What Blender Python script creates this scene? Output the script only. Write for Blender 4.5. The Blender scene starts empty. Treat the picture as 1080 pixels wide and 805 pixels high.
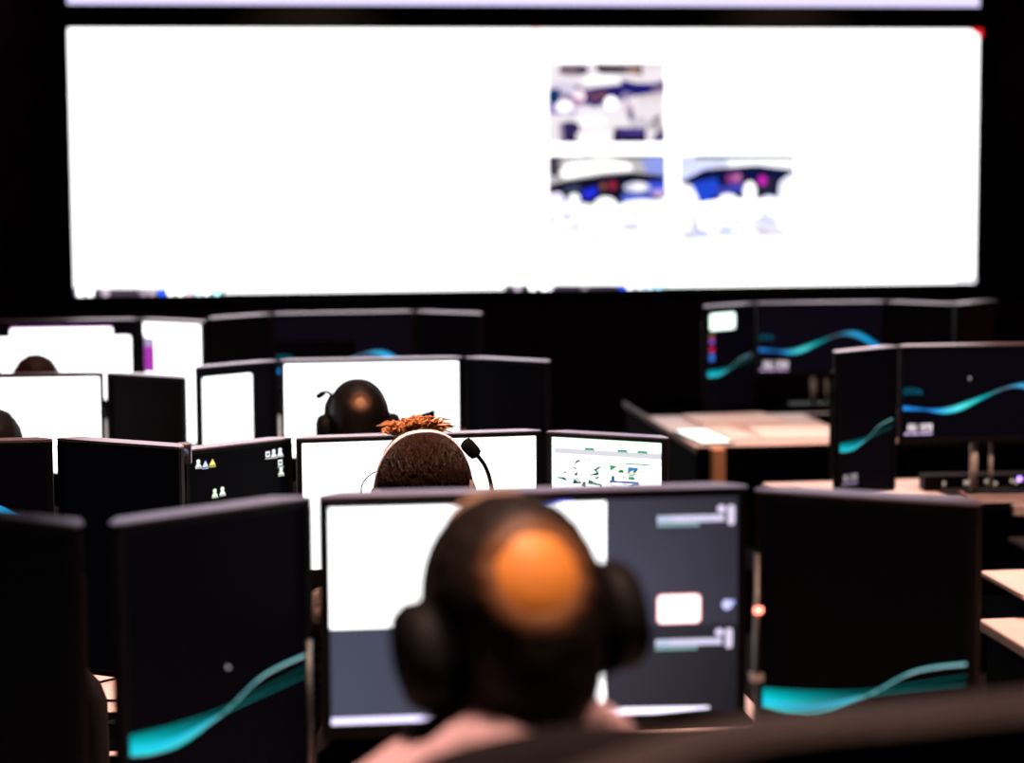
import bpy, bmesh, math, random
from mathutils import Vector, Matrix, noise as mnoise
random.seed(7)
R = math.radians
S = bpy.context.scene
C = S.collection

# ------------------------------------------------------------------ camera
ZC = 1.88                                   # eye height above the main floor
FPX, PITCH, ROLL, YAW = 2400.0, R(6.0858), R(-0.282), R(7.815)
cam_d = bpy.data.cameras.new('camera'); cam = bpy.data.objects.new('camera', cam_d); C.objects.link(cam)
cam_d.sensor_width = 36.0; cam_d.lens = 36.0 * FPX / 1080.0
F_ = Vector((math.sin(YAW)*math.cos(PITCH), math.cos(YAW)*math.cos(PITCH), -math.sin(PITCH)))
R_ = Vector((math.cos(YAW), -math.sin(YAW), 0)); U_ = R_.cross(F_)
R2 = R_*math.cos(ROLL) + U_*math.sin(ROLL); U2 = -R_*math.sin(ROLL) + U_*math.cos(ROLL)
cam.matrix_world = Matrix(((R2.x, U2.x, -F_.x, 0), (R2.y, U2.y, -F_.y, 0), (R2.z, U2.z, -F_.z, ZC), (0, 0, 0, 1)))
cam_d.dof.use_dof = True; cam_d.dof.focus_distance = 4.45; cam_d.dof.aperture_fstop = 2.75
cam_d.clip_start = 0.05
S.camera = cam
# ------------------------------------------------------------------ world, exposure
w = bpy.data.worlds.new('dark_room'); S.world = w; w.use_nodes = True
w.node_tree.nodes['Background'].inputs[0].default_value = (0.5, 0.4, 0.5, 1)
w.node_tree.nodes['Background'].inputs[1].default_value = 0.0
S.view_settings.view_transform = 'Standard'; S.view_settings.look = 'None'
S.view_settings.exposure = 0.0; S.view_settings.gamma = 1.0; S.view_settings.use_curve_mapping = False
WALL_W = 2.3      # radiance of a white pixel on the video wall
MON_W = 2.6       # radiance of a white pixel on a desktop monitor
LAMP_W = 5.0     # watts of one ceiling downlight

# ------------------------------------------------------------------ materials
def pm(name, col, rough=0.5, metal=0.0, var=0.15, scale=30.0, bump=0.0, spec=0.5, sss=0.0):
    m = bpy.data.materials.new(name); m.use_nodes = True
    nt = m.node_tree; b = nt.nodes['Principled BSDF']
    tc = nt.nodes.new('ShaderNodeTexCoord'); n = nt.nodes.new('ShaderNodeTexNoise')
    n.inputs['Scale'].default_value = scale; n.inputs['Detail'].default_value = 4
    nt.links.new(tc.outputs['Object'], n.inputs['Vector'])
    r = nt.nodes.new('ShaderNodeValToRGB')
    r.color_ramp.elements[0].position = 0.3; r.color_ramp.elements[1].position = 0.7
    r.color_ramp.elements[0].color = (*[max(0, c*(1-var)) for c in col], 1)
    r.color_ramp.elements[1].color = (*[min(1, c*(1+var)) for c in col], 1)
    nt.links.new(n.outputs['Fac'], r.inputs['Fac']); nt.links.new(r.outputs['Color'], b.inputs['Base Color'])
    b.inputs['Roughness'].default_value = rough; b.inputs['Metallic'].default_value = metal
    b.inputs['Specular IOR Level'].default_value = spec
    if sss: b.inputs['Subsurface Weight'].default_value = sss; b.inputs['Subsurface Radius'].default_value = (.01, .004, .002)
    if bump:
        bp = nt.nodes.new('ShaderNodeBump'); bp.inputs['Strength'].default_value = bump; bp.inputs['Distance'].default_value = 0.002
        nt.links.new(n.outputs['Fac'], bp.inputs['Height']); nt.links.new(bp.outputs['Normal'], b.inputs['Normal'])
    return m

def emit_mat(name, col, s):
    m = bpy.data.materials.new(name); m.use_nodes = True
    b = m.node_tree.nodes['Principled BSDF']
    b.inputs['Base Color'].default_value = (.02, .02, .02, 1)
    b.inputs['Emission Color'].default_value = (*col, 1); b.inputs['Emission Strength'].default_value = s
    return m

def display_mat():
    m = bpy.data.materials.new('display_panel'); m.use_nodes = True
    nt = m.node_tree; b = nt.nodes['Principled BSDF']
    a = nt.nodes.new('ShaderNodeVertexColor'); a.layer_name = 'pixels'
    b.inputs['Base Color'].default_value = (.0012, .0011, .0016, 1); b.inputs['Roughness'].default_value = 0.4
    b.inputs['Specular IOR Level'].default_value = 0.06
    nt.links.new(a.outputs['Color'], b.inputs['Emission Color']); b.inputs['Emission Strength'].default_value = 1.0
    return m

M = dict(
    display=display_mat(),
    bezel=pm('black_bezel_plastic', (.006, .006, .007), .6, spec=.15, scale=60),
    shell=pm('dark_monitor_shell', (.012, .010, .011), .45, spec=.3, scale=80, var=.08),
    shine=pm('added_shine_metal', (.80, .60, .70), .30, 1.0, var=.06, scale=70),
    chrome=pm('satin_silver', (.88, .80, .78), .4, 0.1, var=.08, scale=90),
    black=pm('black_plastic', (.009, .008, .009), .6, spec=.10, scale=70),
    matte=pm('matte_black', (.004, .004, .004), .9, spec=.0),
    desk=pm('pale_laminate', (.62, .47, .46), .38, var=.06, scale=12, spec=.4),
    deskdark=pm('dark_desk_panel', (.003, .0025, .003), .8, scale=10, spec=.05),
    mat=pm('black_rubber_mat', (.002, .002, .002), .9, spec=.0, bump=.2, scale=300),
    wall=pm('black_wall_paint', (.20, .08, .16), .85, var=.3, scale=3, spec=.1),
    panel=pm('dark_plum_wall_panel', (.22, .09, .18), .7, var=.2, scale=4, spec=.15),
    side=pm('black_side_wall', (.006, .005, .006), .9, var=.3, scale=3, spec=.05),
    floor=pm('dark_carpet', (.007, .006, .007), .95, var=.4, scale=120, bump=.4, spec=.05),
    ceil=pm('black_ceiling', (.008, .008, .009), .9, scale=5, spec=.05),
    paper=pm('white_paper', (.82, .76, .78), .6, var=.04, scale=8, spec=.2),
    skin=pm('skin', (.82, .30, .050), .55, var=.10, scale=45, bump=.15, sss=.08),
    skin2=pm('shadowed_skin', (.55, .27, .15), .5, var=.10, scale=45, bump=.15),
    hair_dark=pm('near_black_hair', (.012, .008, .007), .55, var=.4, scale=160, bump=.6, spec=.3),
    hair_brown=pm('brown_hair', (.022, .0085, .005), .6, var=.5, scale=140, bump=.5, spec=.12),
    hair_tuft=pm('lamplit_hair', (.50, .21, .08), .45, var=.4, scale=140, spec=.4),  # hair with the warm lamplight put into its colour
    shirt_pink=pm('pale_pink_shirt', (.78, .52, .58), .8, var=.08, scale=160, bump=.3, spec=.2),
    jacket=pm('black_jacket', (.010, .008, .009), .85, var=.3, scale=150, bump=.3, spec=.1),
    plaid=pm('dark_check_shirt', (.10, .075, .07), .85, var=.9, scale=55, bump=.2, spec=.1),
    trousers=pm('dark_trousers', (.010, .010, .013), .9, var=.2, scale=120, spec=.1),
    shoe=pm('black_leather', (.010, .009, .008), .4, scale=80),
    eye=pm('eye_white', (.7, .68, .66), .2, var=.03), iris=pm('brown_iris', (.05, .025, .012), .2),
    white=pm('white_gloss_plastic', (.80, .74, .76), .3, var=.04, spec=.5),
    foam=pm('black_foam', (.008, .008, .008), .95, var=.4, scale=400, bump=.8, spec=.05),
    tan=pm('tan_padding', (.36, .22, .15), .7, var=.1, scale=90),
    leather=pm('brown_leather', (.017, .009, .0085), .5, var=.25, scale=60, bump=.4),
    fabric=pm('black_chair_fabric', (.011, .009, .010), .9, var=.3, scale=220, bump=.4, spec=.08),
    lens=pm('blue_coated_lens', (.10, .16, .32), .15, spec=.8),
    amber=pm('warm_lit_wood', (.62, .30, .16), .5, var=.12, scale=25),
    lamp=emit_mat('lamp_disc', (1.0, .72, .50), 6.0),
    redled=emit_mat('red_indicator', (1.0, .22, .15), 6.0),
    violet=emit_mat('violet_indicator', (.45, .25, 1.0), 4.0),
    keyglow=emit_mat('lit_key_legend', (.75, .62, .50), .8),
    tablet=emit_mat('tablet_glow', (.85, 1.0, .93), 2.2),
    skinish=pm('amber_cup_paper', (.55, .30, .18), .6, var=.1, scale=40),
    steel=pm('dull_steel', (.30, .28, .28), .35, 1.0, scale=90),
)

def thin_hair():
    m = pm('thinning_dark_hair', (.012, .008, .007), .55, var=.4, scale=160, bump=.6, spec=.3)
    nt = m.node_tree; b = nt.nodes['Principled BSDF']; src = b.inputs['Base Color'].links[0].from_socket
    a = nt.nodes.new('ShaderNodeVertexColor'); a.layer_name = 'hair_cover'
    mx = nt.nodes.new('ShaderNodeMix'); mx.data_type = 'RGBA'
    nt.links.new(a.outputs['Color'], mx.inputs['Factor']); nt.links.new(src, mx.inputs[7]); mx.inputs[6].default_value = (.34, .14, .05, 1)
    nt.links.new(mx.outputs[2], b.inputs['Base Color']); return m
M['hair_thin'] = thin_hair()

# ------------------------------------------------------------------ mesh helpers
def obj(name, bm, mat, parent=None, loc=(0, 0, 0), rot=None, smooth=False):
    me = bpy.data.meshes.new(name); bmesh.ops.recalc_face_normals(bm, faces=bm.faces[:]); bm.to_mesh(me); bm.free()
    return obj_me(name, me, mat, parent, loc, rot, smooth)

def obj_me(name, me, mat, parent=None, loc=(0, 0, 0), rot=None, smooth=False):
    if not len(me.materials): me.materials.append(mat)
    if smooth:
        for p in me.polygons: p.use_smooth = True
    o = bpy.data.objects.new(name, me); C.objects.link(o)
    o.location = loc
    if rot: o.rotation_euler = rot
    if parent: o.parent = parent
    return o

def tag(o, label, cat, group=None):
    o['label'] = label; o['category'] = cat
    if group: o['group'] = group
    return o

def thing(name, label, cat, loc=(0, 0, 0), rot=(0, 0, 0), group=None):
    o = bpy.data.objects.new(name, None); C.objects.link(o); o.empty_display_size = .05
    o.location = loc; o.rotation_euler = rot
    return tag(o, label, cat, group)

def struct(name, bm, mat, parent=None):
    o = obj(name, bm, mat, parent)
    if not parent: o['kind'] = 'structure'
    return o

def box(bm, x0, x1, y0, y1, z0, z1, bev=0.0, seg=2):
    vs = [bm.verts.new(p) for p in ((x0,y0,z0),(x1,y0,z0),(x1,y1,z0),(x0,y1,z0),(x0,y0,z1),(x1,y0,z1),(x1,y1,z1),(x0,y1,z1))]
    fs = [bm.faces.new([vs[i] for i in f]) for f in ((3,2,1,0),(4,5,6,7),(0,1,5,4),(1,2,6,5),(2,3,7,6),(3,0,4,7))]
    if bev:
        es = list({e for f in fs for e in f.edges})
        bmesh.ops.bevel(bm, geom=es, offset=bev, segments=seg, affect='EDGES', profile=.5)
    return bm

def B(*a, **k): return box(bmesh.new(), *a, **k)

def prism(bm, pts, z0, z1):
    lo = [bm.verts.new((p[0], p[1], z0)) for p in pts]; hi = [bm.verts.new((p[0], p[1], z1)) for p in pts]
    bm.faces.new(lo[::-1]); bm.faces.new(hi)
    for i in range(len(pts)):
        j = (i+1) % len(pts); bm.faces.new((lo[i], lo[j], hi[j], hi[i]))
    return bm

def tube(bm, pts, rad, seg=10, cap=True):
    pts = [Vector(p) for p in pts]
    if not isinstance(rad, (list, tuple)): rad = [rad]*len(pts)
    rings = []; up = None
    for i, p in enumerate(pts):
        t = (pts[min(i+1, len(pts)-1)] - pts[max(i-1, 0)]).normalized()
        if up is None:
            up = Vector((0, 0, 1)) if abs(t.z) < .9 else Vector((1, 0, 0))
        a = t.cross(up).normalized(); b = a.cross(t).normalized(); up = b
        rings.append([bm.verts.new(p + (a*math.cos(2*math.pi*k/seg) + b*math.sin(2*math.pi*k/seg))*rad[i]) for k in range(seg)])
    for r0, r1 in zip(rings, rings[1:]):
        for k in range(seg):
            bm.faces.new((r0[k], r0[(k+1) % seg], r1[(k+1) % seg], r1[k]))
    if cap: bm.faces.new(rings[0][::-1]); bm.faces.new(rings[-1])
    return bm

def T(*a, **k): return tube(bmesh.new(), *a, **k)

def spline(pts, n=8):
    pts = [Vector(p) for p in pts]; out = []
    P = [pts[0]] + pts + [pts[-1]]
    for i in range(1, len(P)-2):
        for k in range(n):
            t = k/n; a, b, c, d = P[i-1], P[i], P[i+1], P[i+2]
            out.append(.5*((2*b) + (c-a)*t + (2*a-5*b+4*c-d)*t*t + (3*b-a-3*c+d)*t**3))
    out.append(pts[-1]); return out

def ell(bm, c, r, rot=None, u=16, v=10):
    mt = Matrix.Translation(c) @ (rot.to_4x4() if rot else Matrix()) @ Matrix.Diagonal((*r, 1))
    bmesh.ops.create_uvsphere(bm, u_segments=u, v_segments=v, radius=1, matrix=mt)
    return bm

def caps(bm, p0, p1, r0, r1, seg=12):
    p0, p1 = Vector(p0), Vector(p1)
    ell(bm, p0, (r0*.995,)*3, None, seg, 8); ell(bm, p1, (r1*.995,)*3, None, seg, 8)
    tube(bm, [p0, p1], [r0, r1], seg)
    return bm

def lathe(bm, prof, seg=24, mt=None):
    rings = []
    for r, z in prof:
        rings.append([bm.verts.new((max(r, 1e-4)*math.cos(2*math.pi*k/seg), max(r, 1e-4)*math.sin(2*math.pi*k/seg), z)) for k in range(seg)])
    for a, b in zip(rings, rings[1:]):
        for k in range(seg): bm.faces.new((a[k], a[(k+1) % seg], b[(k+1) % seg], b[k]))
    bm.faces.new(rings[0][::-1]); bm.faces.new(rings[-1])
    if mt is not None: bmesh.ops.transform(bm, matrix=mt, verts=[v for r in rings for v in r])
    return bm

def fuse(bm, voxel, smooth=5):
    """one continuous skin over overlapping closed shapes (voxel remesh + smoothing)"""
    bmesh.ops.recalc_face_normals(bm, faces=bm.faces[:])
    me = bpy.data.meshes.new('tmp'); bm.to_mesh(me); bm.free()
    o = bpy.data.objects.new('tmp', me); C.objects.link(o)
    r = o.modifiers.new('r', 'REMESH'); r.mode = 'VOXEL'; r.voxel_size = voxel
    s = o.modifiers.new('s', 'SMOOTH'); s.factor = .5; s.iterations = smooth
    dg = bpy.context.evaluated_depsgraph_get()
    out = bpy.data.meshes.new_from_object(o.evaluated_get(dg))
    bpy.data.objects.remove(o); bpy.data.meshes.remove(me)
    return out

# ------------------------------------------------------------------ display contents (lit pixels as coloured cells)
class Canvas:
    """flat picture on a display: (u right, v down) in 0..1"""
    def __init__(s, bg): s.items = []; s.layer = 0; s.rect(0, 0, 1, 1, bg)
    def poly(s, pts, cols):
        if not isinstance(cols[0], (tuple, list)): cols = [cols]*len(pts)
        s.layer += 1; s.items.append((pts, cols, s.layer))
    def rect(s, u0, v0, u1, v1, col): s.poly([(u0,v1),(u1,v1),(u1,v0),(u0,v0)], col)
    def grad(s, u0, v0, u1, v1, ctl, ctr, cbr, cbl): s.poly([(u0,v1),(u1,v1),(u1,v0),(u0,v0)], [cbl, cbr, ctr, ctl])
    def rrect(s, u0, v0, u1, v1, col, ru, rv):
        pts = []
        for cx, cy, a0 in ((u1-ru, v0+rv, 0), (u0+ru, v0+rv, 90), (u0+ru, v1-rv, 180), (u1-ru, v1-rv, 270)):
            for k in range(5):
                a = R(a0 + k*22.5); pts.append((cx+ru*math.cos(a), cy-rv*math.sin(a)))
        s.poly(pts, col)
    def disc(s, u, v, ru, rv, col, n=14): s.poly([(u+ru*math.cos(2*math.pi*k/n), v-rv*math.sin(2*math.pi*k/n)) for k in range(n)], col)
    def ribbon(s, pts):
        """pts: (u, v_top, v_bottom, colour_top, colour_bottom)"""
        s.layer += 1
        for a, b in zip(pts, pts[1:]):
            s.items.append(([(a[0],a[2]),(b[0],b[2]),(b[0],b[1]),(a[0],a[1])], [a[4], b[4], b[3], a[3]], s.layer))
    def digits(s, txt, u, v, w, h, col, th=.22):
        seg = {'0':'abcdef','1':'bc','2':'abged','3':'abgcd','4':'fgbc','5':'afgcd','6':'afgedc','7':'abc','8':'abcdefg','9':'abcdfg'}
        for ch in txt:
            if ch == ':':
                s.rect(u+w*.1, v+h*.25, u+w*.3, v+h*.4, col); s.rect(u+w*.1, v+h*.62, u+w*.3, v+h*.77, col); u += w*.5; continue
            tw, tv = w*th, h*th*.7
            for g in seg[ch]:
                s.rect(*{'a':(u,v,u+w*.8,v+tv),'g':(u,v+h/2-tv/2,u+w*.8,v+h/2+tv/2),'d':(u,v+h-tv,u+w*.8,v+h),
                         'f':(u,v,u+tw,v+h/2),'e':(u,v+h/2,u+tw,v+h),'b':(u+w*.8-tw,v,u+w*.8,v+h/2),'c':(u+w*.8-tw,v+h/2,u+w*.8,v+h)}[g], col)
            u += w*1.05
    def build(s, name, W, H, parent, loc, step=.00012, room=.0045):
        step = min(step, room/(s.layer+1))
        vs, fs, cs = [], [], []
        for pts, cols, L in s.items:
            i0 = len(vs)
            for (u, v) in pts: vs.append(((min(1, max(0, u))-.5)*W, -L*step, (1-min(1, max(0, v)))*H))
            fs.append(list(range(i0, i0+len(pts)))); cs += cols
        me = bpy.data.meshes.new(name); me.from_pydata(vs, [], fs)
        ca = me.color_attributes.new('pixels', 'FLOAT_COLOR', 'CORNER')
        k = 0
        for p in me.polygons:
            for li in p.loop_indices:
                c = cs[me.loops[li].vertex_index]; ca.data[li].color = (*c, 1)
        return obj_me(name, me, M['display'], parent, loc)

def k_(c, s): return tuple(x*s for x in c)
WHT = (MON_W, MON_W, MON_W)
AQ, BL, TEAL, ICE = (.0, .75, .85), (.02, .30, .95), (.0, .42, .40), (.75, .95, 1.0)
NIGHT = (.0012, .0009, .0022)
def zero(c): return (0.0, 0.0, 0.0)

def wave_portrait(cv, dv=0.0, g=1.0, sh=1.0):
    """light ribbon wallpaper, portrait crop: broad at the lower left, crossing, then rising to the right"""
    D = NIGHT
    def q(p): return spline([(a, b, 0) for a, b in p], 8)
    top = q([(0,.545),(.25,.540),(.5,.525),(.75,.490),(1,.452)]); mid = q([(0,.58),(.25,.578),(.5,.540),(.75,.508),(1,.478)])
    bot = q([(0,.602),(.2,.607),(.5,.545),(.75,.455),(1,.418)])
    n = len(top)
    def L(i): return i/(n-1)
    cv.ribbon([(top[i].x, top[i].y+dv, mid[i].y+dv, k_(TEAL, g*.5*max(.004, 1-L(i)*2.0)), k_(AQ, g*max(.006, 1-L(i)*1.85))) for i in range(n)])
    cut = int(n*.56)
    cv.ribbon([(mid[i].x, mid[i].y+dv, bot[i].y+dv, k_((.02,.55,1.0), g*(1.0-.3*L(i))), k_((0,.85,.80), g)) for i in range(cut)])
    th = .0032
    cv.ribbon([(bot[i].x, bot[i].y+dv-th*(.6+L(i)), bot[i].y+dv+th*(.4+.5*L(i)), k_((.0,.7,.75), g*(.9-.3*abs(L(i)-.5))), k_(ICE, g*(.8 if L(i) > .7 else .45))) for i in range(n)])
    cv.ribbon([(mid[i].x, mid[i].y+dv-.0012, mid[i].y+dv+.0012, k_((.1,.8,.8), g*(.9-.62*L(i))), k_((.0,.6,.6), g*(.9-.62*L(i)))) for i in range(n)])
    cv.ribbon([(top[i].x, top[i].y+dv-.0012, top[i].y+dv+.0012, k_(TEAL, g*(.8-.45*L(i))), k_(TEAL, g*(.8-.45*L(i)))) for i in range(n)])

def wave_landscape(cv, dv=0.0, g=1.0):
    c = spline([(0,.66,0),(.12,.675,0),(.25,.70,0),(.36,.66,0),(.5,.55,0),(.62,.46,0),(.72,.43,0),(.82,.47,0),(.92,.58,0),(1,.66,0)], 6)
    n = len(c); out = []
    def hw(t):
        for (a, x), (b, y) in zip(W_, W_[1:]):
            if a <= t <= b: return x+(y-x)*(t-a)/(b-a)
        return .01
    W_ = [(0,.035),(.15,.018),(.28,.045),(.38,.05),(.55,.018),(.68,.02),(.78,.05),(.9,.06),(1,.04)]
    def cc(t):
        L = [(0,(.02,.32,1.0)),(.14,(.01,.16,.5)),(.2,(.02,.35,.95)),(.34,(.1,1.0,1.0)),(.5,(.0,.45,.5)),(.62,(.10,.13,.2)),(.74,(.05,.45,.8)),(.85,(.02,.5,1.0)),(1,(.0,.3,.8))]
        for (a, x), (b, y) in zip(L, L[1:]):
            if a <= t <= b: return tuple(x[i]+(y[i]-x[i])*(t-a)/(b-a) for i in range(3))
        return L[-1][1]
    cv.ribbon([(p.x, p.y-hw(p.x)+dv, p.y+dv, k_(cc(p.x), .35*g), k_(cc(p.x), g)) for p in c])
    cv.ribbon([(p.x, p.y+dv, p.y+hw(p.x)*.7+dv, k_(cc(p.x), g), k_(cc(p.x), .30*g)) for p in c])
    for q in range(4):
        a = spline([(0,.44+.02*q,0),(.06,.43+.02*q,0),(.12,.46+.012*q,0)], 5)
        cv.ribbon([(p.x, p.y+dv, p.y+.008+dv, (.0,.10*g,.16*g), (.0,.10*g,.16*g)) for p in a])

def clock(cv, u, v, w, h, b=1.2, pinkish=False):
    col = (b, b*.86, b*.95)
    cv.digits('16:39', u, v, w, h, col)
    x = u
    for q in (.9, .5, 1.1, .6, .8, .7):
        cv.rect(x, v+h*1.30, x+w*q*.8, v+h*1.58, (b*.7, b*.5, b*.85)); x += w*q

# ------------------------------------------------------------------ the room
XL, XR, YB, YF, ZT = -4.2, 6.6, -1.6, 12.35, 3.35
struct('floor', B(XL, XR, YB, YF+.2, -.12, 0), M['floor'])
struct('floor_platform', B(XL, XR, YB, 3.75, 0, .21), M['floor'])
struct('ceiling', B(XL, XR, YB, YF+.2, ZT, ZT+.1), M['ceil'])
struct('wall_left', B(XL-.1, XL, YB, YF+.2, -.12, ZT), M['side'])
struct('wall_right', B(XR, XR+.1, YB, YF+.2, -.12, ZT), M['side'])
struct('wall_back', B(XL-.1, XR+.1, YB-.1, YB, -.12, ZT), M['side'])
wf = struct('wall_front', B(XL, XR, YF, YF+.2, -.12, ZT), M['wall'])
# panels below the video wall, with recessed joints
px0 = 1.805 - 1.3*4
for i in range(8):
    obj('panel', B(px0+i*1.3+.006, px0+(i+1)*1.3-.006, YF-.022, YF, .10, .985, bev=.004, seg=1), M['panel'], wf)
struct('baseboard_front', B(XL, XR, YF-.03, YF, 0, .09), M['deskdark'])

# ------------------------------------------------------------------ video wall
VX0, VX1, VZ0, VZ1 = -.644, 4.212, ZC-.797, ZC+.577
VW, VH = VX1-VX0, VZ1-VZ0
def vw_px(x, y):
    # photo-frame reading of the wall picture -> (u, v) on the display
    q = (y-30)/275.0; xl = 71+8*q; xr = 1033-5*q; f = (x-xl)/(xr-xl)
    t = 27 + 7*f; b = 312 - 14*f; u = f*264.0/(285.0-21.0*f)
    return u, (y-t)/(b-t)
t = thing('video_wall_display', 'huge wide white video wall above all the desks, three small camera pictures on it', 'display', (0, 12.0, VZ0))
bm = bmesh.new()
fw = .085
box(bm, VX0-fw, VX1+fw, -.03, .05, VH+.002, VH+.118, bev=.006); box(bm, VX0-fw, VX1+fw, -.03, .05, -.05, -.002, bev=.006)
box(bm, VX0-fw, VX0-.002, -.03, .05, -.002, VH+.002); box(bm, VX1+.002, VX1+fw, -.03, .05, -.002, VH+.002)
obj('frame', bm, M['matte'], t)
obj('housing', B(VX0-fw, VX1+fw, .05, .33, -.05, VH+fw), M['matte'], t)
ww = (WALL_W, WALL_W, WALL_W)
cv = Canvas(ww)
def P(pts): return [vw_px(*p) for p in pts]
def vrect(x0, y0, x1, y1, col): cv.poly(P([(x0,y1),(x1,y1),(x1,y0),(x0,y0)]), col)
def vblob(x, y, rx, ry, col, n=16, a=0):
    cv.poly(P([(x+rx*math.cos(2*math.pi*k/n)*math.cos(a)-ry*math.sin(2*math.pi*k/n)*math.sin(a),
                y-ry*math.sin(2*math.pi*k/n)*math.cos(a)-rx*math.cos(2*math.pi*k/n)*math.sin(a)) for k in range(n)]), col)
def vpoly(pts, col): cv.poly(P(pts), col)
# -- picture A, a room full of desks
W1 = (1.0, .93, .95); NV = (.012, .010, .10); PUR = (.035, .022, .075); LAV = (.30, .24, .55)
vrect(583, 66, 706, 150, (.95, .86, .92))
for (x, y, rx, ry, c) in ((610,74,16,6,(.30,.22,.28)),(655,73,22,5,(.30,.24,.26)),(692,70,12,4,(.85,.75,.78)),(640,84,20,5,(1.3,1.25,1.3)),(600,92,16,6,(.75,.68,.85)),(690,104,14,6,(.80,.70,.74)),(632,118,26,5,(.95,.9,1.0)),(690,114,16,7,(.9,.82,.86)),(676,130,14,8,(.70,.62,.70)),(630,128,18,6,(1.2,1.15,1.2)),(696,132,8,5,(.45,.38,.42)),(588,140,6,8,(.9,.85,.9))): vblob(x, y, rx, ry, c)
vpoly([(583,93),(612,100),(640,100),(670,94),(706,92),(706,98),(676,101),(650,110),(625,112),(600,104),(583,103)], (.30,.24,.42))
vpoly([(596,68),(624,69),(624,78),(612,74),(597,80)], (.20,.12,.16)); vpoly([(612,71),(624,70),(623,78),(612,76)], PUR)
vpoly([(632,67),(662,70),(682,68),(682,80),(660,77),(638,78)], (.05,.035,.05)); vpoly([(664,74),(680,72),(678,79),(668,78)], (.45,.28,.22))
vpoly([(583,95),(595,92),(595,108),(583,112)], (.005,.04,.16)); vpoly([(583,108),(612,116),(612,120),(583,120)], LAV)
vpoly([(610,88),(622,94),(640,91),(662,89),(662,99),(648,108),(632,113),(616,103)], (.02,.012,.16))
vpoly([(622,98),(646,95),(646,104),(630,108)], (.16,.06,.11))
vpoly([(660,84),(676,88),(692,88),(706,85),(706,98),(690,98),(676,101),(660,95)], (.015,.012,.18))
vpoly([(690,92),(706,90),(706,97),(694,97)], (.28,.18,.30))
vblob(616, 101, 6, 7, (1.3,1.0,1.1)); vblob(613, 108, 7, 5, (.5,.3,.5)); vblob(649, 108, 6.5, 6.5, (2,2,2)); vblob(600, 112, 9, 6, (1.6,1.5,1.6))
vpoly([(664,104),(672,112),(672,122),(664,118)], (.6,.45,.6)); vpoly([(667,118),(673,115),(672,126),(665,127)], (.05,.03,.14))
vpoly([(640,120),(668,122),(668,136),(650,137)], (.95,.88,.92))
vpoly([(594,130),(606,127),(616,130),(616,150),(596,150)], (.03,.02,.10)); vpoly([(594,130),(598,130),(600,149),(597,149)], (.4,.3,.45))
vpoly([(653,134),(686,135),(686,150),(649,150)], (.025,.015,.07)); vpoly([(656,136),(684,137),(684,140),(660,140)], (.10,.06,.42))
vpoly([(696,140),(706,134),(706,149),(692,149)], (.08,.06,.16)); vpoly([(692,123),(702,121),(700,127),(693,127)], (.25,.2,.22))
vpoly([(612,140),(650,138),(651,149),(614,149)], (1.2,1.1,1.1))
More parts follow.
